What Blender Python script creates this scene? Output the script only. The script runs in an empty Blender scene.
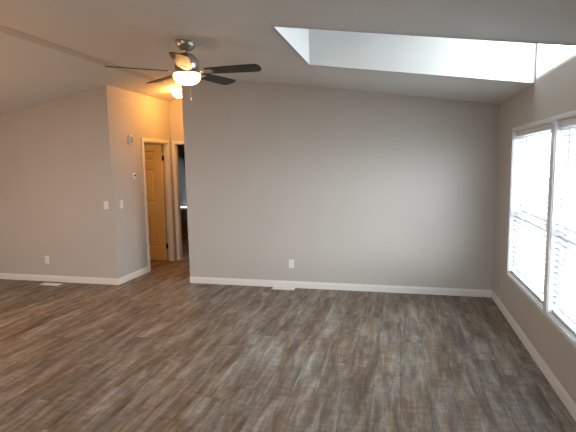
import bpy, bmesh, math, random
from mathutils import Matrix, Vector
random.seed(4)
S = bpy.context.scene
COL = S.collection
PI = math.pi

# ------------------------------------------------------------------ camera
F_PX, YAW, PITCH, ROLL, EYE = 452.97, 0.2429, 0.1144, -0.0188, 1.66
cy, sy, cp, sp = math.cos(YAW), math.sin(YAW), math.cos(PITCH), math.sin(PITCH)
fw = Vector((-sy*cp, cy*cp, -sp)); rt = Vector((cy, sy, 0)); up = rt.cross(fw)
cr, sr = math.cos(ROLL), math.sin(ROLL)
r2 = cr*rt + sr*up; u2 = -sr*rt + cr*up
cam_d = bpy.data.cameras.new('camera'); cam = bpy.data.objects.new('camera', cam_d); COL.objects.link(cam)
cam.matrix_world = Matrix(((r2.x, u2.x, -fw.x, 0), (r2.y, u2.y, -fw.y, 0), (r2.z, u2.z, -fw.z, EYE), (0, 0, 0, 1)))
cam_d.sensor_width = 36; cam_d.lens = F_PX/576*36; cam_d.clip_start = .05; cam_d.clip_end = 200
S.camera = cam

# ------------------------------------------------------------------ world (overcast sky) and exposure
W = bpy.data.worlds.new('overcast'); S.world = W; W.use_nodes = True
wn = W.node_tree.nodes; wl = W.node_tree.links; wn.clear()
wo = wn.new('ShaderNodeOutputWorld'); bg = wn.new('ShaderNodeBackground')
tc = wn.new('ShaderNodeTexCoord'); sx = wn.new('ShaderNodeSeparateXYZ'); rp = wn.new('ShaderNodeValToRGB')
wl.new(tc.outputs['Generated'], sx.inputs[0]); wl.new(sx.outputs['Z'], rp.inputs[0])
rp.color_ramp.elements[0].position = 0; rp.color_ramp.elements[0].color = (.90, .95, 1, 1)
rp.color_ramp.elements[1].position = 1; rp.color_ramp.elements[1].color = (.94, .97, 1, 1)
wl.new(rp.outputs[0], bg.inputs[0]); bg.inputs[1].default_value = 9.0
wl.new(bg.outputs[0], wo.inputs[0])
S.view_settings.view_transform = 'Standard'; S.view_settings.look = 'None'
S.view_settings.gamma = 1; S.view_settings.use_curve_mapping = False
S.view_settings.exposure = 1.2
LAMP_FAN, LAMP_HALL = 9.0, 38.0
WARM = (1.0, .50, .17)

# ------------------------------------------------------------------ dimensions (metres)
D, R, ZR, SL = 5.805, 1.1115, 2.3066, .147
XB, XL, Y1 = -2.896, -3.866, 5.521
XRIDGE, S2, ZXL = -3.30, .185, 2.77
YH = 7.25                       # hall end wall
XW, YS, YN = -8.5, -2.6, 9.5    # house outline
DX, DY0, DY1, DZ = -.846, 3.114, 4.370, 3.12   # dormer well
TW = .085
def ceil_r(x):
    t = R - x
    return ZR + SL*t - (.0180*(t-2.3)**2 if t > 2.3 else 0)
def ceil_l(x): return ZXL + S2*(x - XL)
ZRIDGE = ceil_r(XRIDGE)
# the window pair
WZ0, WZ1 = .485, 1.945
WIN = [(3.83, 5.05), (2.53, 3.75)]
CWZ0, CWZ1, CWY0, CWY1 = 2.322, 3.05, DY0+.004, DY1-.002

# ------------------------------------------------------------------ materials
def mat(name, col, rough=.6, metal=0, **kw):
    m = bpy.data.materials.new(name); m.use_nodes = True
    b = m.node_tree.nodes['Principled BSDF']
    b.inputs['Base Color'].default_value = (*col, 1); b.inputs['Roughness'].default_value = rough
    b.inputs['Metallic'].default_value = metal
    for k, v in kw.items(): b.inputs[k].default_value = v
    return m
def tex_mat(name, c1, c2, scale, rough, bump=0, bscale=200, stretch=(1, 1, 1), detail=3, spec=.3):
    m = mat(name, c1, rough); N = m.node_tree.nodes; L = m.node_tree.links; b = N['Principled BSDF']
    b.inputs['Specular IOR Level'].default_value = spec
    t = N.new('ShaderNodeTexCoord'); mp = N.new('ShaderNodeMapping'); mp.inputs['Scale'].default_value = stretch
    L.new(t.outputs['Object'], mp.inputs[0])
    n = N.new('ShaderNodeTexNoise'); n.inputs['Scale'].default_value = scale; n.inputs['Detail'].default_value = detail
    L.new(mp.outputs[0], n.inputs['Vector'])
    mx = N.new('ShaderNodeMix'); mx.data_type = 'RGBA'; L.new(n.outputs['Fac'], mx.inputs['Factor'])
    mx.inputs[6].default_value = (*c1, 1); mx.inputs[7].default_value = (*c2, 1)
    L.new(mx.outputs[2], b.inputs['Base Color'])
    if bump:
        n2 = N.new('ShaderNodeTexNoise'); n2.inputs['Scale'].default_value = bscale; n2.inputs['Detail'].default_value = 2
        L.new(mp.outputs[0], n2.inputs['Vector'])
        bp = N.new('ShaderNodeBump'); bp.inputs['Strength'].default_value = bump; bp.inputs['Distance'].default_value = .004
        L.new(n2.outputs['Fac'], bp.inputs['Height']); L.new(bp.outputs[0], b.inputs['Normal'])
    return m
M_WALL = tex_mat('greige_wall_paint', (.477, .456, .423), (.507, .486, .453), 2.5, .75, .12, 90)
M_CEIL = tex_mat('textured_ceiling_paint', (.64, .645, .63), (.68, .685, .67), 3, .85, .25, 60)
M_RIDGE = tex_mat('greige_seam_strip_paint', (.54, .51, .485), (.57, .54, .515), 3, .8, .1, 60)
M_DORM = tex_mat('white_dormer_paint', (.60, .60, .59), (.63, .63, .62), 3, .8, .1, 80)
M_TRIM = tex_mat('white_trim_paint', (.72, .71, .69), (.76, .75, .73), 6, .45)
M_DOOR = tex_mat('honey_door_paint', (.74, .62, .42), (.78, .66, .46), 8, .5, .1, 60, (6, 6, .6))  # honey tint in the base colour, yellower than the trim paint
M_PLASTIC = tex_mat('white_plastic', (.74, .73, .71), (.78, .77, .75), 20, .35)
M_ALMOND = tex_mat('greige_plastic', (.46, .43, .41), (.48, .45, .43), 20, .45)
M_VINYL = tex_mat('white_vinyl', (.70, .72, .74), (.74, .76, .78), 10, .35)
M_DARK = mat('dark_slot', (.03, .03, .03), .6)
M_GREY = mat('grey_plastic', (.30, .31, .31), .4)
M_BRONZE = mat('dark_bronze_hinge', (.05, .03, .02), .45, .7)
M_NICKEL = tex_mat('brushed_nickel', (.50, .46, .43), (.58, .54, .50), 40, .32, stretch=(1, 1, 12))
M_NICKEL.node_tree.nodes['Principled BSDF'].inputs['Metallic'].default_value = 1
M_BLADE = tex_mat('espresso_blade_wood', (.016, .012, .010), (.026, .019, .016), 30, .42, stretch=(.12, 2, 2))
M_METAL_VENT = tex_mat('white_register_metal', (.76, .75, .72), (.80, .79, .76), 20, .4)
M_CONC = tex_mat('pale_concrete_ground', (.28, .29, .29), (.36, .37, .37), .6, .9)

def blind_mat(name='white_blind_slat', tr=.13):
    m = bpy.data.materials.new(name); m.use_nodes = True
    N = m.node_tree.nodes; L = m.node_tree.links; N.clear()
    o = N.new('ShaderNodeOutputMaterial'); d = N.new('ShaderNodeBsdfDiffuse'); t = N.new('ShaderNodeBsdfTranslucent'); x = N.new('ShaderNodeMixShader')
    n = N.new('ShaderNodeTexNoise'); n.inputs['Scale'].default_value = 8
    r = N.new('ShaderNodeMix'); r.data_type = 'RGBA'; r.inputs[6].default_value = (.68, .71, .74, 1); r.inputs[7].default_value = (.74, .77, .80, 1)
    L.new(n.outputs['Fac'], r.inputs['Factor']); L.new(r.outputs[2], d.inputs[0]); t.inputs[0].default_value = (.8, .85, .9, 1)
    x.inputs[0].default_value = tr; L.new(d.outputs[0], x.inputs[1]); L.new(t.outputs[0], x.inputs[2]); L.new(x.outputs[0], o.inputs[0])
    return m
M_BLIND = blind_mat(); M_BLIND_DIM = blind_mat('shaded_blind_slat', .045)
def glass_mat():
    m = bpy.data.materials.new('window_glass'); m.use_nodes = True
    N = m.node_tree.nodes; L = m.node_tree.links; N.clear()
    o = N.new('ShaderNodeOutputMaterial'); t = N.new('ShaderNodeBsdfTransparent'); g = N.new('ShaderNodeBsdfGlossy'); x = N.new('ShaderNodeMixShader')
    t.inputs[0].default_value = (.94, .96, .96, 1); g.inputs['Roughness'].default_value = .02
    x.inputs[0].default_value = .06
    L.new(t.outputs[0], x.inputs[1]); L.new(g.outputs[0], x.inputs[2]); L.new(x.outputs[0], o.inputs[0])
    return m
M_GLASS = glass_mat()
def lamp_mat(name, strength):
    m = bpy.data.materials.new(name); m.use_nodes = True
    N = m.node_tree.nodes; L = m.node_tree.links; b = N['Principled BSDF']
    b.inputs['Base Color'].default_value = (.9, .88, .82, 1); b.inputs['Roughness'].default_value = .3
    b.inputs['Emission Color'].default_value = (*WARM, 1); b.inputs['Emission Strength'].default_value = strength
    return m
M_FANBOWL = lamp_mat('lit_frosted_bowl', LAMP_FAN)
M_HALLBOWL = lamp_mat('lit_frosted_globe', LAMP_HALL)
M_HALLBOWL.node_tree.nodes['Principled BSDF'].inputs['Emission Color'].default_value = (1, .42, .09, 1)

M_BEDBOWL = lamp_mat('lit_bedroom_globe', 22)
M_BEDBOWL.node_tree.nodes['Principled BSDF'].inputs['Emission Color'].default_value = (1, .42, .09, 1)
M_PENDANT = lamp_mat('lit_pendant_globe', 62)
M_PENDANT.node_tree.nodes['Principled BSDF'].inputs['Emission Color'].default_value = (1, .50, .20, 1)

def floor_mat():
    m = mat('weathered_oak_vinyl_plank', (.1, .08, .07), .5); N = m.node_tree.nodes; L = m.node_tree.links; b = N['Principled BSDF']
    def math_(op, a, c=None):
        q = N.new('ShaderNodeMath'); q.operation = op
        for i, v in enumerate((a, c)):
            if v is None: continue
            if isinstance(v, (int, float)): q.inputs[i].default_value = v
            else: L.new(v, q.inputs[i])
        return q.outputs[0]
    def comb(x, y, z):
        q = N.new('ShaderNodeCombineXYZ')
        for i, v in enumerate((x, y, z)):
            if isinstance(v, (int, float)): q.inputs[i].default_value = v
            else: L.new(v, q.inputs[i])
        return q.outputs[0]
    def noise(vec, sc, det=4, ro=.6, dist=0):
        q = N.new('ShaderNodeTexNoise'); q.inputs['Scale'].default_value = sc; q.inputs['Detail'].default_value = det
        q.inputs['Roughness'].default_value = ro; q.inputs['Distortion'].default_value = dist; L.new(vec, q.inputs['Vector']); return q.outputs['Fac']
    def ramp(f, stops):
        q = N.new('ShaderNodeValToRGB'); L.new(f, q.inputs[0]); e = q.color_ramp.elements
        while len(e) > 1: e.remove(e[0])
        e[0].position = stops[0][0]; e[0].color = (*stops[0][1], 1)
        for p_, c_ in stops[1:]:
            k = e.new(p_); k.color = (*c_, 1)
        return q.outputs[0]
    def mix(f, a, c, bt='MIX'):
        q = N.new('ShaderNodeMix'); q.data_type = 'RGBA'; q.blend_type = bt
        if isinstance(f, (int, float)): q.inputs['Factor'].default_value = f
        else: L.new(f, q.inputs['Factor'])
        for i, v in ((6, a), (7, c)):
            if isinstance(v, tuple): q.inputs[i].default_value = (*v, 1)
            else: L.new(v, q.inputs[i])
        return q.outputs[2]
    t = N.new('ShaderNodeTexCoord'); s = N.new('ShaderNodeSeparateXYZ'); L.new(t.outputs['Object'], s.inputs[0])
    X, Y = s.outputs['X'], s.outputs['Y']
    row = math_('FLOOR', math_('DIVIDE', math_('SUBTRACT', X, .020), .196))
    wn1 = N.new('ShaderNodeTexWhiteNoise'); wn1.noise_dimensions = '1D'; L.new(row, wn1.inputs['W'])
    ysh = math_('ADD', Y, math_('MULTIPLY', wn1.outputs['Value'], 1.22))
    cell = math_('FLOOR', math_('DIVIDE', ysh, 1.22))
    wn2 = N.new('ShaderNodeTexWhiteNoise'); wn2.noise_dimensions = '2D'; L.new(comb(row, cell, 0), wn2.inputs['Vector'])
    pid = wn2.outputs['Value']
    px_ = math_('FRACT', math_('DIVIDE', math_('SUBTRACT', X, .020), .196)); py_ = math_('FRACT', math_('DIVIDE', ysh, 1.22))
    off = math_('MULTIPLY', pid, 37.0)
    g1 = noise(comb(math_('MULTIPLY', X, 12), math_('MULTIPLY', Y, 1.7), off), 1, 6, .62, .5)     # long grain
    g2 = noise(comb(math_('MULTIPLY', X, 8), math_('MULTIPLY', Y, 1.5), math_('ADD', math_('MULTIPLY', pid, 1.2), 9.0)), 1, 4, .6, .8)   # grey wash
    g3 = noise(comb(math_('MULTIPLY', X, 9), math_('MULTIPLY', Y, 26), off), 1, 4, .7, .4)        # saw marks
    g4 = noise(comb(math_('MULTIPLY', X, 70), math_('MULTIPLY', Y, 7), off), 1, 3, .6)            # fine grain
    brown = ramp(g1, [(.30, (.095, .060, .042)), (.45, (.165, .118, .081)), (.58, (.252, .192, .138)), (.72, (.340, .275, .212))])
    grey = ramp(g1, [(.30, (.120, .100, .090)), (.48, (.225, .203, .180)), (.62, (.338, .318, .292)), (.75, (.42, .405, .385))])
    c = mix(ramp(math_('ADD', g2, math_('MULTIPLY', math_('SUBTRACT', pid, .5), .08)), [(.40, (0, 0, 0)), (.64, (1, 1, 1))]), brown, grey)
    c = mix(.42, c, ramp(g3, [(.34, (.28, .26, .25)), (.5, (.5, .5, .5)), (.66, (.74, .74, .74))]), 'OVERLAY')
    c = mix(.4, c, ramp(g4, [(.3, (.25, .25, .25)), (.7, (.75, .75, .75))]), 'OVERLAY')
    tone = N.new('ShaderNodeHueSaturation'); L.new(c, tone.inputs['Color']); L.new(math_('ADD', .88, math_('MULTIPLY', wn2.outputs['Value'], .16)), tone.inputs['Value'])
    c = tone.outputs[0]
    ex = math_('MINIMUM', px_, math_('SUBTRACT', 1, px_)); ey = math_('MINIMUM', py_, math_('SUBTRACT', 1, py_))
    seam = math_('MAXIMUM', math_('LESS_THAN', ex, .010), math_('LESS_THAN', ey, .0016))
    c = mix(math_('MULTIPLY', seam, .55), c, (.02, .015, .012))
    L.new(c, b.inputs['Base Color'])
    L.new(math_('ADD', .40, math_('MULTIPLY', g2, .25)), b.inputs['Roughness'])
    b.inputs['Specular IOR Level'].default_value = .35
    bp = N.new('ShaderNodeBump'); bp.inputs['Strength'].default_value = .25; bp.inputs['Distance'].default_value = .002
    L.new(math_('SUBTRACT', g4, math_('MULTIPLY', seam, 1.0)), bp.inputs['Height']); L.new(bp.outputs[0], b.inputs['Normal'])
    return m
M_FLOOR = floor_mat()

# ------------------------------------------------------------------ mesh helpers
def obj(name, bm, m, parent=None, smooth=False, loc=None):
    bmesh.ops.recalc_face_normals(bm, faces=bm.faces)
    me = bpy.data.meshes.new(name); bm.to_mesh(me); bm.free()
    me.materials.append(m)
    if smooth:
        for p_ in me.polygons: p_.use_smooth = True
        me.set_sharp_from_angle(angle=math.radians(40))
    o = bpy.data.objects.new(name, me); COL.objects.link(o)
    if parent: o.parent = parent
    if loc: o.location = loc
    return o
def box(bm, x0, x1, y0, y1, z0, z1, bev=0, mtx=None):
    v = [bm.verts.new((x, y, z)) for x in (x0, x1) for y in (y0, y1) for z in (z0, z1)]
    fs = [bm.faces.new([v[i] for i in q]) for q in ((0, 1, 3, 2), (4, 6, 7, 5), (0, 4, 5, 1), (2, 3, 7, 6), (0, 2, 6, 4), (1, 5, 7, 3))]
    if mtx: bmesh.ops.transform(bm, matrix=mtx, verts=v)
    if bev:
        es = list({e for f in fs for e in f.edges})
        bmesh.ops.bevel(bm, geom=es, offset=bev, segments=2, affect='EDGES', profile=.6)
def bx(name, x0, x1, y0, y1, z0, z1, m, parent=None, bev=0):
    bm = bmesh.new(); box(bm, x0, x1, y0, y1, z0, z1, bev); return obj(name, bm, m, parent)
def lathe(bm, prof, seg=32, mtx=None):
    rings = []; new = []
    for r, z in prof:
        if r < 1e-6:
            v = bm.verts.new((0, 0, z)); rings.append([v]); new.append(v)
        else:
            rg = [bm.verts.new((r*math.cos(2*PI*i/seg), r*math.sin(2*PI*i/seg), z)) for i in range(seg)]
            rings.append(rg); new += rg
    for a, b_ in zip(rings, rings[1:]):
        for i in range(seg):
            j = (i+1) % seg
            if len(a) == 1 and len(b_) == 1: continue
            if len(a) == 1: bm.faces.new((a[0], b_[i], b_[j]))
            elif len(b_) == 1: bm.faces.new((a[i], a[j], b_[0]))
            else: bm.faces.new((a[i], a[j], b_[j], b_[i]))
    if mtx: bmesh.ops.transform(bm, matrix=mtx, verts=new)
def prism(bm, poly, axis, a, b_):
    """poly: list of 2D points; extruded along axis (0 or 1 or 2) from a to b_"""
    def P(u, v, w):
        return {0: (w, u, v), 1: (u, w, v), 2: (u, v, w)}[axis]
    A = [bm.verts.new(P(u, v, a)) for u, v in poly]; B = [bm.verts.new(P(u, v, b_)) for u, v in poly]
    bm.faces.new(A); bm.faces.new(B[::-1])
    n = len(poly)
    for i in range(n):
        j = (i+1) % n; bm.faces.new((A[i], B[i], B[j], A[j]))
def slab_holes(bm, axis, w0, w1, us, vs, solid):
    """grid of cells (us x vs) of which solid(i,j) are filled, between w0 and w1 along axis; clean outer faces only.
    vs may be callables of u."""
    def P(u, v, w):
        v = v(u) if callable(v) else v
        return {0: (w, u, v), 1: (u, w, v), 2: (u, v, w)}[axis]
    cache = {}
    def V(i, j, k):
        key = (i, j, k)
        if key not in cache: cache[key] = bm.verts.new(P(us[i], vs[j], (w0, w1)[k]))
        return cache[key]
    nu, nv = len(us)-1, len(vs)-1
    sol = lambda i, j: 0 <= i < nu and 0 <= j < nv and solid(i, j)
    for i in range(nu):
        for j in range(nv):
            if not sol(i, j): continue
            for k in (0, 1): bm.faces.new((V(i, j, k), V(i+1, j, k), V(i+1, j+1, k), V(i, j+1, k)))
            if not sol(i-1, j): bm.faces.new((V(i, j, 0), V(i, j+1, 0), V(i, j+1, 1), V(i, j, 1)))
            if not sol(i+1, j): bm.faces.new((V(i+1, j, 0), V(i+1, j+1, 0), V(i+1, j+1, 1), V(i+1, j, 1)))
            if not sol(i, j-1): bm.faces.new((V(i, j, 0), V(i+1, j, 0), V(i+1, j, 1), V(i, j, 1)))
            if not sol(i, j+1): bm.faces.new((V(i, j+1, 0), V(i+1, j+1, 0), V(i+1, j+1, 1), V(i, j+1, 1)))
def struct(o): o['kind'] = 'structure'; return o
def empty(name, loc=(0, 0, 0)):
    o = bpy.data.objects.new(name, None); COL.objects.link(o); o.location = loc; o.empty_display_size = .1; return o
def tag(o, label, cat, group=None):
    o['label'] = label; o['category'] = cat
    if group: o['group'] = group
    return o

# ------------------------------------------------------------------ shell
struct(bx('floor', XW-.1, R+.14, YS-.1, YN+.14, -.12, 0, M_FLOOR))
struct(bx('ground', -40, 40, -40, 50, -.75, -.65, M_CONC))

# right wall with its pair of windows and the dormer's clerestory window
ys = [YS-.1, WIN[1][0], DY0, CWY0, WIN[1][1], WIN[0][0], CWY1, DY1, WIN[0][1], YN]
zs = [0, WZ0, WZ1, ZR+.09, CWZ0+.0, CWZ1, DZ+.1]
zs[3] = 2.316
def solid_r(i, j):
    y = (ys[i]+ys[i+1])/2; z = (zs[j]+zs[j+1])/2
    if WZ0 < z < WZ1 and any(a < y < b for a, b in WIN): return False
    if z > 2.316:
        if not (DY0 < y < DY1): return False
        if CWY0 < y < CWY1 and CWZ0 < z < CWZ1: return False
    return True
bm = bmesh.new(); slab_holes(bm, 0, R, R+.14, ys, zs, solid_r); struct(obj('wall_right', bm, M_WALL))

# back wall (top follows the vaulted ceiling)
xs = [XB + (R-XB)*i/24 for i in range(25)]
bm = bmesh.new(); prism(bm, [(XB, 0), (R, 0)] + [(x, ceil_r(x)+.02) for x in xs[::-1]], 1, D, D+.12); struct(obj('wall_back', bm, M_WALL))
# hall's right side, running back from the end of the back wall
bm = bmesh.new(); prism(bm, [(D+.12, 0), (YH, 0), (YH, ceil_r(XB)+.02), (D+.12, ceil_r(XB)+.02)], 0, XB, XB+.09); struct(obj('wall_hall_right', bm, M_WALL))
# left wall facing the camera
bm = bmesh.new(); prism(bm, [(XW, 0), (XL, 0), (XL, ceil_l(XL)+.01), (XW, ceil_l(XW)+.01)], 1, Y1, Y1+TW); struct(obj('wall_left', bm, M_WALL))
# hall's left side with the door opening
OD0, OD1, ODZ = 6.365, 7.125, 2.045
bm = bmesh.new()
slab_holes(bm, 0, XL-TW, XL, [Y1+TW, OD0, OD1, YH], [0, ODZ, ceil_l(XL)-.0], lambda i, j: not (i == 1 and j == 0))
struct(obj('wall_hall_left', bm, M_WALL))
# hall end wall with the second opening
OE0, OE1 = -3.80, -3.00
bm = bmesh.new()
top = lambda x: (ceil_l(x) if x < XRIDGE else ceil_r(x))+.005
slab_holes(bm, 1, YH, YH+TW, [XW, OE0, XRIDGE-.001, XRIDGE, OE1, XB+.09], [0, ODZ, top], lambda i, j: not (i in (1, 2, 3) and j == 0))
struct(obj('wall_hall_end', bm, M_WALL))
# outer walls
bm = bmesh.new(); slab_holes(bm, 0, XW-.1, XW, [YS-.1, YN+.14], [0, ceil_l(XW)+.02], lambda i, j: True); struct(obj('wall_far_left', bm, M_WALL))
FRONT = [(-4.2, -2.2, .75, 2.10)]     # unseen glazing added behind the camera for extra daylight
uf = sorted([XW, XRIDGE-.001, XRIDGE, -2.4, 0, R] + [v for q in FRONT for v in q[:2]])
topf = lambda x: (ceil_l(x) if x < XRIDGE-.0005 else ceil_r(x))+.01
bm = bmesh.new(); slab_holes(bm, 1, YS-.1, YS, uf, [0, .75, 2.10, topf], lambda i, j: not (j == 1 and any(q[0] < (uf[i]+uf[i+1])/2 < q[1] for q in FRONT)))
struct(obj('wall_front', bm, M_WALL))
FW = (-5.06, -3.95, .68, 1.84)    # far room window
bm = bmesh.new(); slab_holes(bm, 1, YN, YN+.14, [XW, FW[0], FW[1], XRIDGE-.001, XRIDGE, 0, R], [0, FW[2], FW[3], top], lambda i, j: not (i == 1 and j == 1))
struct(obj('wall_far_room', bm, M_WALL))

# ceiling: right slope with the dormer opening, small drop at the ridge, left slope
cx = [XRIDGE, -3.05, -2.8, -2.4, -2.0, -1.6, -1.2, DX-.003, -.2, .5, R]
cyy = [YS-.1, DY0-.003, DY1+.003, YN+.14]
bm = bmesh.new()
TH = .06
cache = {}
def CV(i, j, k):
    if (i, j, k) not in cache: cache[(i, j, k)] = bm.verts.new((cx[i], cyy[j], ceil_r(cx[i]) + k*TH))
    return cache[(i, j, k)]
nx, ny = len(cx)-1, len(cyy)-1
csol = lambda i, j: 0 <= i < nx and 0 <= j < ny and not (j == 1 and cx[i] >= DX-.004)
for i in range(nx):
    for j in range(ny):
        if not csol(i, j): continue
        for k in (0, 1): bm.faces.new((CV(i, j, k), CV(i+1, j, k), CV(i+1, j+1, k), CV(i, j+1, k)))
        if not csol(i-1, j): bm.faces.new((CV(i, j, 0), CV(i, j+1, 0), CV(i, j+1, 1), CV(i, j, 1)))
        if not csol(i+1, j): bm.faces.new((CV(i+1, j, 0), CV(i+1, j+1, 0), CV(i+1, j+1, 1), CV(i+1, j, 1)))
        if not csol(i, j-1): bm.faces.new((CV(i, j, 0), CV(i+1, j, 0), CV(i+1, j, 1), CV(i, j, 1)))
        if not csol(i, j+1): bm.faces.new((CV(i, j+1, 0), CV(i+1, j+1, 0), CV(i+1, j+1, 1), CV(i, j+1, 1)))
struct(obj('ceiling', bm, M_CEIL))
bm = bmesh.new(); zl = ceil_l(XRIDGE)
prism(bm, [(XW-.1, ceil_l(XW-.1)), (XRIDGE, zl-.0), (XRIDGE, ZRIDGE+TH), (XW-.1, ceil_l(XW-.1)+.1)], 1, YS-.1, YN+.14)
struct(obj('ceiling', bm, M_CEIL))
bm = bmesh.new()
prism(bm, [(XRIDGE-.10, ceil_l(XRIDGE-.10)-.004), (XRIDGE+.004, zl-.004), (XRIDGE+.004, zl+.01), (XRIDGE-.10, ceil_l(XRIDGE-.10)+.01)], 1, YS, YH)
struct(obj('trim_4', bm, M_RIDGE))
# dormer well: left side, near side, far side, lid
bm = bmesh.new()
zc = lambda x: ceil_r(x)
prism(bm, [(DX, zc(DX)), (DX, DZ), (DX-.05, DZ), (DX-.05, zc(DX-.05))], 1, DY0-.05, DY1+.05)
prism(bm, [(DX, zc(DX)), (R, zc(R)), (R, DZ), (DX, DZ)], 1, DY1, DY1+.05)
prism(bm, [(DX, zc(DX)), (R, zc(R)), (R, DZ), (DX, DZ)], 1, DY0-.05, DY0)
box(bm, DX-.05, R, DY0-.05, DY1+.05, DZ, DZ+.06)
struct(obj('ceiling_dormer', bm, M_DORM))

# baseboards: a moulded profile swept along straight wall runs
def base(name, p0, p1, nrm):
    """p0->p1 along the wall, nrm pointing into the room"""
    prof = [(0, 0), (.013, 0), (.013, .062), (.011, .070), (.006, .078), (.005, .088), (0, .090)]
    bm = bmesh.new(); p0 = Vector((*p0, 0)); p1 = Vector((*p1, 0)); n = Vector((*nrm, 0))
    A = [bm.verts.new(p0+n*d+Vector((0, 0, z))) for d, z in prof]; B = [bm.verts.new(p1+n*d+Vector((0, 0, z))) for d, z in prof]
    bm.faces.new(A); bm.faces.new(B[::-1])
    for i in range(len(prof)):
        j = (i+1) % len(prof); bm.faces.new((A[i], B[i], B[j], A[j]))
    return struct(obj(name, bm, M_TRIM))
base('baseboard_back', (XB, D), (R-.013, D), (0, -1))
base('baseboard_right', (R, YS), (R, D), (-1, 0))
base('baseboard_left', (XW, Y1), (XL+.013, Y1), (0, -1))
base('baseboard_hall_left', (XL, Y1), (XL, OD0-.055), (1, 0))
base('baseboard_far_room', (XW, YN), (R, YN), (0, -1))

# door casings
def casing(name, plane, w, u0, u1, ztop, sgn, cw=.057, th=.014, dep=.0):
    """plane 'x': casing on x=w facing sgn; u = y.  plane 'y': on y=w; u = x"""
    bm = bmesh.new()
    def b3(ua, ub, za, zb):
        lo, hi = sorted((w, w+sgn*th))
        if plane == 'x': box(bm, lo, hi, ua, ub, za, zb, .003)
        else: box(bm, ua, ub, lo, hi, za, zb, .003)
    b3(u0-cw, u0, 0, ztop+cw); b3(u1, u1+cw, 0, ztop+cw); b3(u0, u1, ztop, ztop+cw)
    # jamb liner inside the opening
    lo, hi = sorted((w, w-sgn*TW)); t = .012
    if plane == 'x':
        box(bm, lo, hi, u0, u0+t, 0, ztop-t); box(bm, lo, hi, u1-t, u1, 0, ztop-t); box(bm, lo, hi, u0, u1, ztop-t, ztop)
        box(bm, lo+.040, lo+.050, u1-t-.010, u1-t, 0, ztop-t)
    else:
        box(bm, u0, u0+t, lo, hi, 0, ztop-t); box(bm, u1-t, u1, lo, hi, 0, ztop-t); box(bm, u0, u1, lo, hi, ztop-t, ztop)
    return struct(obj(name, bm, M_TRIM))
casing('trim_1', 'x', XL, OD0, OD1, ODZ, 1)
casing('trim_2', 'y', YH, OE0, OE1, ODZ, -1, cw=.045)

# the open six-panel door, swung into the room on its far jamb
DW, DT = .735, .035
door = struct(empty('door_1', (XL-TW-.006, OD1-.016, 0)))
bm = bmesh.new()
z0, z1 = .012, 2.028
cols = [(.155, .345), (.415, .605)]; rows = [(.25, .83), (1.03, 1.61), (1.76, 1.93)]
us = [0]+[v for c_ in cols for v in c_]+[DW]; vs = [z0]+[v for r_ in rows for v in r_]+[z1]
slab_holes(bm, 1, -DT, 0, [-u for u in us], vs, lambda i, j: not (i in (1, 3) and j in (1, 3, 5)))
for c0, c1 in cols:
    for q0, q1 in rows:
        a, b_ = -c1, -c0
        # sunk field with sloped raised centre on each face
        for y_out, y_in, y_mid in ((-DT, -DT+.012, -DT+.003), (0, -.012, -.003)):
            ring = []
            for ins, yy in ((0, y_out), (.012, y_in), (.028, y_in), (.050, y_mid)):
                ring.append([bm.verts.new((x, yy, z)) for x, z in ((a+ins, q0+ins), (b_-ins, q0+ins), (b_-ins, q1-ins), (a+ins, q1-ins))])
            for r_a, r_b in zip(ring, ring[1:]):
                for k in range(4): bm.faces.new((r_a[k], r_a[(k+1) % 4], r_b[(k+1) % 4], r_b[k]))
            bm.faces.new(ring[-1])
obj('door_panel', bm, M_DOOR, door, loc=(-.002, 0, 0))
for hz in (.27, 1.80):
    bm = bmesh.new(); lathe(bm, [(0, -.045), (.008, -.045), (.008, .045), (0, .045)], 12)
    box(bm, 0, .030, .002, .0040, -.045, .045)
    obj('hinge', bm, M_BRONZE, door, loc=(.006, -.036, hz))
for s in (-DT, 0):
    bm = bmesh.new(); sg = -1 if s < 0 else 1
    lathe(bm, [(0, 0), (.030, 0), (.028, .008), (.011, .012), (.011, .035), (.026, .045), (.028, .058), (.018, .068), (0, .070)], 20, Matrix.Rotation(-sg*PI/2, 4, 'X'))
    obj('knob', bm, M_NICKEL, door, smooth=True, loc=(-DW+.06, s, .96))

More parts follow.
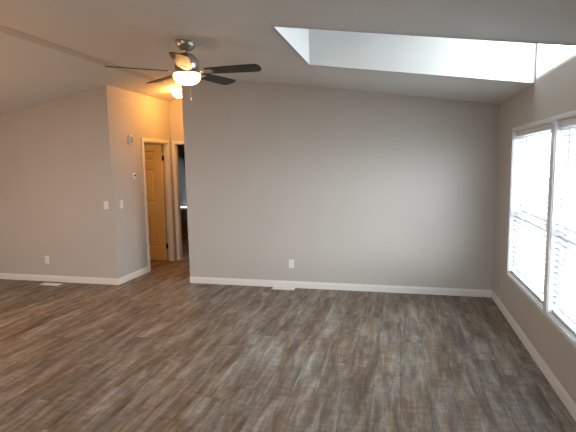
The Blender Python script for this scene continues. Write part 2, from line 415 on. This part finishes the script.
# ------------------------------------------------------------------ windows in the right wall
bm = bmesh.new(); t_ = .030; xo, xi = R-.010, R
ya, yb = WIN[1][0], WIN[0][1]
box(bm, xo, xi, ya-t_, ya, WZ0-t_, WZ1+t_, .002); box(bm, xo, xi, yb, yb+t_, WZ0-t_, WZ1+t_, .002)
box(bm, xo, xi, WIN[1][1], WIN[0][0], WZ0, WZ1, .002)
box(bm, xo, xi, ya, yb, WZ1, WZ1+t_, .002); box(bm, xo, xi, ya, yb, WZ0-t_, WZ0, .002)
struct(obj('trim_3', bm, M_VINYL))
def frame(bm, x0, x1, y0, y1, z0, z1, w, bev=.002):
    box(bm, x0, x1, y0, y0+w, z0, z1, bev); box(bm, x0, x1, y1-w, y1, z0, z1, bev)
    box(bm, x0, x1, y0+w, y1-w, z0, z0+w, bev); box(bm, x0, x1, y0+w, y1-w, z1-w, z1, bev)
for n, (y0, y1) in enumerate(WIN):
    w = struct(empty('window_%d' % (n+1), (R+.1, (y0+y1)/2, WZ0)))
    L_ = (-(R+.1), -(y0+y1)/2, -WZ0)
    bm = bmesh.new(); tl = .008      # liner
    box(bm, R, R+.14, y0, y0+tl, WZ0, WZ1); box(bm, R, R+.14, y1-tl, y1, WZ0, WZ1)
    box(bm, R, R+.14, y0+tl, y1-tl, WZ1-tl, WZ1)
    obj('window_jamb', bm, M_VINYL, w, loc=L_)
    bm = bmesh.new(); box(bm, R, R+.14, y0+tl, y1-tl, WZ0, WZ0+tl, .002); obj('window_sill', bm, M_VINYL, w, loc=L_)
    a, b_, c_, d_ = y0+tl, y1-tl, WZ0+tl, WZ1-tl
    bm = bmesh.new(); frame(bm, R+.085, R+.135, a, b_, c_, d_, .022); obj('window_frame', bm, M_VINYL, w, loc=L_)
    zm = 1.14
    for nm, s0, s1, xx in (('lower_sash', c_+.022, zm+.018, R+.092), ('upper_sash', zm-.018, d_-.022, R+.112)):
        bm = bmesh.new(); frame(bm, xx, xx+.018, a+.022, b_-.022, s0, s1, .034); sh = obj(nm, bm, M_VINYL, w, loc=L_)
        bm = bmesh.new(); box(bm, xx+.007, xx+.011, a+.052, b_-.052, s0+.030, s1-.030); obj('pane', bm, M_GLASS, sh)
# clerestory window in the dormer
w = struct(empty('window_3', (R+.1, (CWY0+CWY1)/2, CWZ0)))
L_ = (-(R+.1), -(CWY0+CWY1)/2, -CWZ0)
bm = bmesh.new(); frame(bm, R+.004, R+.06, CWY0, CWY1, CWZ0, CWZ1, .026); obj('window_frame', bm, M_VINYL, w, loc=L_)
bm = bmesh.new(); box(bm, R+.03, R+.035, CWY0+.020, CWY1-.020, CWZ0+.020, CWZ1-.020); obj('pane', bm, M_GLASS, w, loc=L_)
# unseen window behind the camera, added to brighten the room
for n, (x0, x1, z0_, z1_) in enumerate(FRONT):
    w = struct(empty('window_%d' % (n+5), ((x0+x1)/2, YS-.05, z0_))); L_ = (-(x0+x1)/2, -(YS-.05), -z0_)
    bm = bmesh.new(); xm = (x0+x1)/2
    for q in ((x0, x0+.05, z0_, z1_), (x1-.05, x1, z0_, z1_), (x0+.05, x1-.05, z0_, z0_+.05), (x0+.05, x1-.05, z1_-.05, z1_), (xm-.03, xm+.03, z0_+.05, z1_-.05)):
        box(bm, q[0], q[1], YS-.09, YS-.02, q[2], q[3], .002)
    obj('window_frame', bm, M_VINYL, w, loc=L_)
    bm = bmesh.new(); box(bm, x0+.048, x1-.048, YS-.06, YS-.055, z0_+.048, z1_-.048); obj('pane', bm, M_GLASS, w, loc=L_)
# far room window
w = struct(empty('window_4', ((FW[0]+FW[1])/2, YN+.1, FW[2])))
L_ = (-(FW[0]+FW[1])/2, -(YN+.1), -FW[2])
bm = bmesh.new()
for q in ((FW[0], FW[0]+.04, FW[2], FW[3]), (FW[1]-.04, FW[1], FW[2], FW[3]), (FW[0]+.04, FW[1]-.04, FW[2], FW[2]+.04), (FW[0]+.04, FW[1]-.04, FW[3]-.04, FW[3])):
    box(bm, q[0], q[1], YN+.08, YN+.13, q[2], q[3], .002)
obj('window_frame', bm, M_VINYL, w, loc=L_)
bm = bmesh.new(); box(bm, FW[0]+.038, FW[1]-.038, YN+.10, YN+.104, FW[2]+.038, FW[3]-.038); obj('pane', bm, M_GLASS, w, loc=L_)
bm = bmesh.new(); box(bm, FW[0]-.03, FW[1]+.03, YN-.03, YN+.08, FW[2]-.022, FW[2], .004); obj('window_sill', bm, M_TRIM, w, loc=L_)

# ------------------------------------------------------------------ blinds
def blind(width, z0, z1, tilt, label, loc, rotz, group, pitch=.046, sw=.050, sm=None):
    """local x = along the width, local y = towards the room is negative, origin at top centre of headrail"""
    o = tag(empty('window_blind', loc), label, 'blind', group); o.rotation_euler = (0, 0, rotz)
    h = z1 - z0
    bm = bmesh.new(); box(bm, -width/2, width/2, -.026, .026, -.045, 0, .003); obj('headrail', bm, M_VINYL, o)
    n = int((h-.045-.03)/pitch); bm = bmesh.new()
    for i in range(n):
        zc_ = -.045-.022-i*pitch
        sec = []
        for k in range(5):
            u = -sw/2+sw*k/4; cv = .0035*(1-(2*u/sw)**2)
            sec.append((u*math.cos(tilt)-cv*math.sin(tilt), u*math.sin(tilt)+cv*math.cos(tilt)))
        th = .0026
        for sgn in (-1,):
            A = [[bm.verts.new((x, q, zc_+r_+dz)) for q, r_ in sec] for x in (-width/2+.004, width/2-.004) for dz in (0, th)]
        for k in range(4):
            bm.faces.new((A[0][k], A[0][k+1], A[2][k+1], A[2][k])); bm.faces.new((A[1][k], A[1][k+1], A[3][k+1], A[3][k]))
            bm.faces.new((A[0][k], A[0][k+1], A[1][k+1], A[1][k])); bm.faces.new((A[2][k], A[2][k+1], A[3][k+1], A[3][k]))
        bm.faces.new((A[0][0], A[2][0], A[3][0], A[1][0])); bm.faces.new((A[0][4], A[2][4], A[3][4], A[1][4]))
    obj('slats', bm, sm or M_BLIND, o)
    bm = bmesh.new(); box(bm, -width/2+.003, width/2-.003, -.025, .025, -h+.004, -h+.022, .003); obj('bottom_rail', bm, M_VINYL, o)
    for x in (-width/2+.14, 0, width/2-.14):
        bm = bmesh.new()
        for y in (-.0275, .0275): box(bm, x-.0012, x+.0012, y-.0008, y+.0008, -h+.013, -.04)
        obj('ladder_cord', bm, M_VINYL, o)
    bm = bmesh.new(); lathe(bm, [(0, -.68), (.006, -.675), (.0045, -.60), (.0035, -.05), (0, -.045)], 8)
    obj('tilt_wand', bm, M_VINYL, o, smooth=True, loc=(-width/2+.07, -.034, 0))
    bm = bmesh.new(); lathe(bm, [(0, -.82), (.010, -.815), (.008, -.775), (.002, -.765), (.0015, -.05), (0, -.045)], 8)
    obj('lift_cord', bm, M_VINYL, o, smooth=True, loc=(width/2-.07, -.036, 0))
    return o
GB = 'white slat blinds in the right wall windows'
for (y0, y1), lab in zip(WIN, ('white horizontal slat blind in the far window, nearer the back corner', 'white horizontal slat blind in the near window, cut by the right photo edge')):
    blind(y1-y0-.024, WZ0+.012, WZ1-.010, math.radians(8), lab, (R+.048, (y0+y1)/2, WZ1-.010), -PI/2, GB)
blind(FW[1]-FW[0]-.02, FW[2]+.004, FW[3]-.005, math.radians(80), 'small blind in the dim room beyond the hall, above a white sill', ((FW[0]+FW[1])/2, YN+.040, FW[3]-.005), 0, None, pitch=.034, sw=.046, sm=M_BLIND_DIM)

# ------------------------------------------------------------------ ceiling fan
FX, FY = -1.81, 3.74
ZF = ceil_r(FX)
fan = tag(empty('ceiling_fan', (FX, FY, ZF)), 'five blade dark brown and nickel ceiling fan with a lit bowl', 'ceiling fan')
slope = math.atan(SL)
tilt_m = Matrix.Rotation(slope, 4, 'Y')
bm = bmesh.new(); lathe(bm, [(0, .004), (.084, .004), (.086, -.006), (.082, -.030), (.066, -.058), (.040, -.076), (.016, -.082), (0, -.082)], 40, tilt_m)
obj('canopy', bm, M_NICKEL, fan, True)
bm = bmesh.new(); lathe(bm, [(0, -.05), (.013, -.05), (.013, -.115), (0, -.115)], 16); obj('downrod', bm, M_NICKEL, fan, True)
zm = 2.472 - ZF     # blade plane
bm = bmesh.new(); lathe(bm, [(0, .160), (.030, .158), (.060, .146), (.088, .122), (.100, .100), (.104, .070), (.104, .030), (.096, .010), (.085, .004), (0, .004)], 48, Matrix.Translation((0, 0, zm)))
obj('motor_housing', bm, M_NICKEL, fan, True)
bm = bmesh.new(); lathe(bm, [(0, .003), (.090, .003), (.092, -.004), (.108, -.008), (.120, -.012), (.121, -.018), (.114, -.021), (0, -.021)], 48, Matrix.Translation((0, 0, zm)))
obj('light_fitter', bm, M_NICKEL, fan, True)
bm = bmesh.new(); lathe(bm, [(0, -.019), (.113, -.019), (.118, -.032), (.116, -.050), (.106, -.072), (.086, -.090), (.058, -.102), (.030, -.108), (0, -.110)], 48, Matrix.Translation((0, 0, zm)))
obj('light_bowl', bm, M_FANBOWL, fan, True)
A0 = 3.0
for k in range(5):
    rot = Matrix.Rotation(math.radians(A0+72*k), 4, 'Z')
    pit = Matrix.Rotation(math.radians(-12), 4, 'X')
    bm = bmesh.new()
    outl = []
    def hw(x):      # half width along the blade
        t = (x-.17)/(.66-.17)
        return .055 + .018*math.sin(min(1, t*1.1)*PI/2)
    pts = [(.17+(.62-.17)*i/10) for i in range(11)]
    up_ = [(x, hw(x)) for x in pts]; tipx = .62; r_ = hw(tipx)
    tip = [(tipx + .045*math.sin(a), r_*math.cos(a)) for a in [PI*j/10 for j in range(1, 10)]]
    outl = up_ + tip + [(x, -y) for x, y in up_[::-1]]
    prism(bm, outl, 2, -.003, .003)
    for v in bm.verts: pass
    bmesh.ops.transform(bm, matrix=Matrix.Translation((0, 0, zm)) @ rot @ pit, verts=bm.verts[:])
    bl = obj('blade', bm, M_BLADE, fan)
    bm = bmesh.new()
    prism(bm, [(.085, .016), (.13, .012), (.165, .030), (.215, .034), (.235, .020), (.235, -.020), (.215, -.034), (.165, -.030), (.13, -.012), (.085, -.016)], 2, -.0075, -.0035)
    bmesh.ops.transform(bm, matrix=Matrix.Translation((0, 0, zm)) @ rot @ pit, verts=bm.verts[:])
    obj('blade_bracket', bm, M_NICKEL, fan)
for X_, Y_, ln in ((.005, -.125, .225), (.076, -.099, .255)):
    bm = bmesh.new(); zt = zm-.021      # the chains hang just outside the bowl rim
    for i in range(int((ln-.03)/.0065)):
        bmesh.ops.create_icosphere(bm, subdivisions=1, radius=.0036, matrix=Matrix.Translation((X_, Y_, zt+.012-i*.0065)))
    ch = obj('pull_chain', bm, M_NICKEL, fan)
    bm = bmesh.new(); lathe(bm, [(0, 0), (.006, -.004), (.007, -.012), (.005, -.024), (0, -.028)], 12, Matrix.Translation((X_, Y_, zt+.012-ln+.03)))
    obj('pull_knob', bm, M_PLASTIC, ch, True)

# ------------------------------------------------------------------ hall ceiling light
HX, HY = -3.34, 6.60
hl = tag(empty('ceiling_light', (HX, HY, ceil_l(HX))), 'round lit flush ceiling light glowing warm in the hallway', 'ceiling light')
hl.rotation_euler = (0, -math.atan(S2), 0)
bm = bmesh.new(); lathe(bm, [(0, 0), (.105, 0), (.108, -.010), (.100, -.024), (0, -.024)], 36); obj('light_base', bm, M_NICKEL, hl, True)
bm = bmesh.new(); lathe(bm, [(0, -.022), (.092, -.022), (.112, -.045), (.116, -.075), (.104, -.110), (.078, -.136), (.042, -.150), (0, -.154)], 36); obj('light_bowl', bm, M_HALLBOWL, hl, True)

# unseen lamp left of the frame, added as a low pendant for warm light
PX, PY, PZ = -4.9, 2.6, 1.55
dl = tag(empty('added_pendant_light', (PX, PY, ceil_l(PX))), 'unseen white glass globe pendant, added at the dining end for warm light', 'pendant light')
hz_ = PZ - ceil_l(PX)
bm = bmesh.new(); lathe(bm, [(0, 0), (.060, 0), (.058, -.018), (.020, -.030), (0, -.030)], 28, Matrix.Rotation(-math.atan(S2), 4, 'Y')); obj('canopy', bm, M_NICKEL, dl, True)
bm = bmesh.new(); lathe(bm, [(0, -.02), (.005, -.02), (.005, hz_+.13), (.030, hz_+.125), (.045, hz_+.095), (0, hz_+.095)], 16); obj('stem', bm, M_NICKEL, dl, True)
bm = bmesh.new(); lathe(bm, [(.12*math.sin(PI*i/14), hz_-.12*math.cos(PI*i/14)) for i in range(15)], 32); obj('globe', bm, M_PENDANT, dl, True)

# and one in the bedroom behind the open door
bl_ = tag(empty('ceiling_light', (-5.0, 6.35, ceil_l(-5.0))), 'round lit flush ceiling light in the bedroom behind the open door', 'ceiling light')
bl_.rotation_euler = (0, -math.atan(S2), 0)
for ch in hl.children:
    q = ch.copy(); COL.objects.link(q); q.parent = bl_
    if q.data.materials[0] == M_HALLBOWL: q.data = q.data.copy(); q.data.materials[0] = M_BEDBOWL

# ------------------------------------------------------------------ wall plates
def plate(kind, loc, rotz, label, cat, m, group=None, scale=1):
    """local -y faces the room"""
    o = tag(empty(kind, loc), label, cat, group); o.rotation_euler = (0, 0, rotz); o.scale = (scale,)*3
    bm = bmesh.new(); box(bm, -.036, .036, -.006, 0, -.058, .058, .002); obj('cover_plate', bm, m, o)
    if kind == 'wall_outlet':
        for z in (-.020, .020):
            bm = bmesh.new(); box(bm, -.016, .016, -.009, -.006, z-.014, z+.014, .002); rc = obj('receptacle', bm, m, o)
            bm = bmesh.new(); box(bm, -.008, -.0055, -.0095, -.009, z-.003, z+.007); box(bm, .0055, .008, -.0095, -.009, z-.002, z+.006); box(bm, -.002, .002, -.0095, -.009, z-.011, z-.006)
            obj('slot', bm, M_DARK, rc)
        bm = bmesh.new(); lathe(bm, [(0, 0), (.003, 0), (.003, .001), (0, .0015)], 10, Matrix.Translation((0, -.006, 0)) @ Matrix.Rotation(PI/2, 4, 'X')); obj('screw', bm, M_GREY, o)
    else:
        bm = bmesh.new(); box(bm, -.0165, .0165, -.0095, -.006, -.033, .033, .0015, Matrix.Rotation(math.radians(2), 4, 'X')); obj('rocker', bm, m, o)
        for z in (-.048, .048):
            bm = bmesh.new(); lathe(bm, [(0, 0), (.003, 0), (.003, .001), (0, .0015)], 10, Matrix.Translation((0, -.006, z)) @ Matrix.Rotation(PI/2, 4, 'X')); obj('screw', bm, M_GREY, o)
    return o
plate('wall_outlet', (-1.403, D, .326), 0, 'white outlet low on the back wall above its floor vent', 'outlet', M_PLASTIC)
plate('wall_outlet', (-5.04, Y1, .325), 0, 'white outlet low on the left wall above its floor vent', 'outlet', M_PLASTIC)
plate('wall_outlet', (R, 5.50, .285), -PI/2, 'wall coloured outlet on the right wall near the back corner', 'outlet', M_ALMOND)
plate('light_switch', (-3.985, Y1, 1.135), 0, 'light switch on the left wall just left of the corner', 'light switch', M_PLASTIC)
plate('light_switch', (XL, 5.70, 1.13), PI/2, 'light switch on the hall side wall just right of the corner', 'light switch', M_PLASTIC)

# thermostat
t = tag(empty('thermostat', (XL, 6.035, 1.52)), 'small white thermostat with a dark dial on the hall side wall', 'thermostat'); t.rotation_euler = (0, 0, PI/2)
bm = bmesh.new(); box(bm, -.052, .046, -.006, 0, -.052, .052, .002); obj('wall_plate', bm, M_ALMOND, t)
bm = bmesh.new(); box(bm, -.022, .046, -.026, -.006, -.045, .045, .004); obj('body', bm, M_PLASTIC, t)
bm = bmesh.new(); lathe(bm, [(0, 0), (.017, 0), (.016, .005), (0, .006)], 20, Matrix.Translation((.014, -.026, .012)) @ Matrix.Rotation(PI/2, 4, 'X')); obj('dial', bm, M_DARK, t)
# door chime, high
t = tag(empty('door_chime', (XL, 6.00, 2.06)), 'small rounded chime box mounted high on the hall side wall', 'door chime'); t.rotation_euler = (0, 0, PI/2)
bm = bmesh.new(); box(bm, -.038, .038, -.034, 0, -.068, .068, .014); obj('housing', bm, M_PLASTIC, t, True)
bm = bmesh.new(); box(bm, -.026, .026, -.038, -.033, -.052, .045, .002); obj('grille', bm, M_GREY, t)

# ------------------------------------------------------------------ floor registers
def register(cx_, cy_, label):
    o = tag(empty('floor_vent', (cx_, cy_, 0)), label, 'floor vent')
    lx, ly = .152, .052
    bm = bmesh.new()
    def ring(h0, h1, a, b_, c_, d_):
        box(bm, -a, a, -b_, -d_, h0, h1, .001); box(bm, -a, a, d_, b_, h0, h1, .001)
        box(bm, -a, -c_, -d_, d_, h0, h1, .001); box(bm, c_, a, -d_, d_, h0, h1, .001)
    ring(0, .006, lx, ly, lx-.022, ly-.018); obj('frame', bm, M_METAL_VENT, o)
    bm = bmesh.new(); box(bm, -lx+.022, lx-.022, -ly+.018, ly-.018, 0.0003, .0012); obj('duct_opening', bm, M_GREY, o)
    bm = bmesh.new(); n = 26
    for i in range(n):
        x = -lx+.026+(2*lx-.052)*i/(n-1)
        box(bm, x-.0028, x+.0028, -ly+.018, ly-.018, .0014, .0052)
    box(bm, -lx+.022, lx-.022, -.003, .003, .0012, .0056); obj('louvres', bm, M_METAL_VENT, o)
    bm = bmesh.new(); box(bm, -.004, .004, -.012, .012, .0056, .010, .001); obj('damper_lever', bm, M_METAL_VENT, o)
register(-4.86, 5.365, 'white metal floor vent beside the left wall')
register(-1.50, 5.725, 'white metal floor vent against the back wall baseboard')

# little white stopper on the right baseboard
bm = bmesh.new()
lathe(bm, [(0, 0), (.014, 0), (.013, .006), (.006, .010), (.006, .040), (.012, .042), (.013, .052), (.009, .058), (0, .060)], 16, Matrix.Rotation(-PI/2, 4, 'Y'))
o = obj('door_stop', bm, M_PLASTIC, None, True, loc=(R, 5.40, .108))
tag(o, 'tiny white stopper knob just above the right baseboard', 'door stop')

# ------------------------------------------------------------------ sampling portals in the openings (they emit nothing)
def portal(loc, sx_, sy_, rot):
    l = bpy.data.lights.new('window_portal', 'AREA'); l.shape = 'RECTANGLE'; l.size = sx_; l.size_y = sy_; l.cycles.is_portal = True
    q = bpy.data.objects.new('window_portal', l); COL.objects.link(q); q.location = loc; q.rotation_euler = rot
for y0, y1 in WIN: portal((R+.15, (y0+y1)/2, (WZ0+WZ1)/2), WZ1-WZ0, y1-y0, (0, PI/2, 0))
portal((R+.15, (CWY0+CWY1)/2, (CWZ0+CWZ1)/2), CWZ1-CWZ0, CWY1-CWY0, (0, PI/2, 0))
for q in FRONT: portal(((q[0]+q[1])/2, YS-.12, (q[2]+q[3])/2), q[1]-q[0], q[3]-q[2], (PI/2, 0, 0))
portal(((FW[0]+FW[1])/2, YN+.15, (FW[2]+FW[3])/2), FW[1]-FW[0], FW[3]-FW[2], (-PI/2, 0, 0))
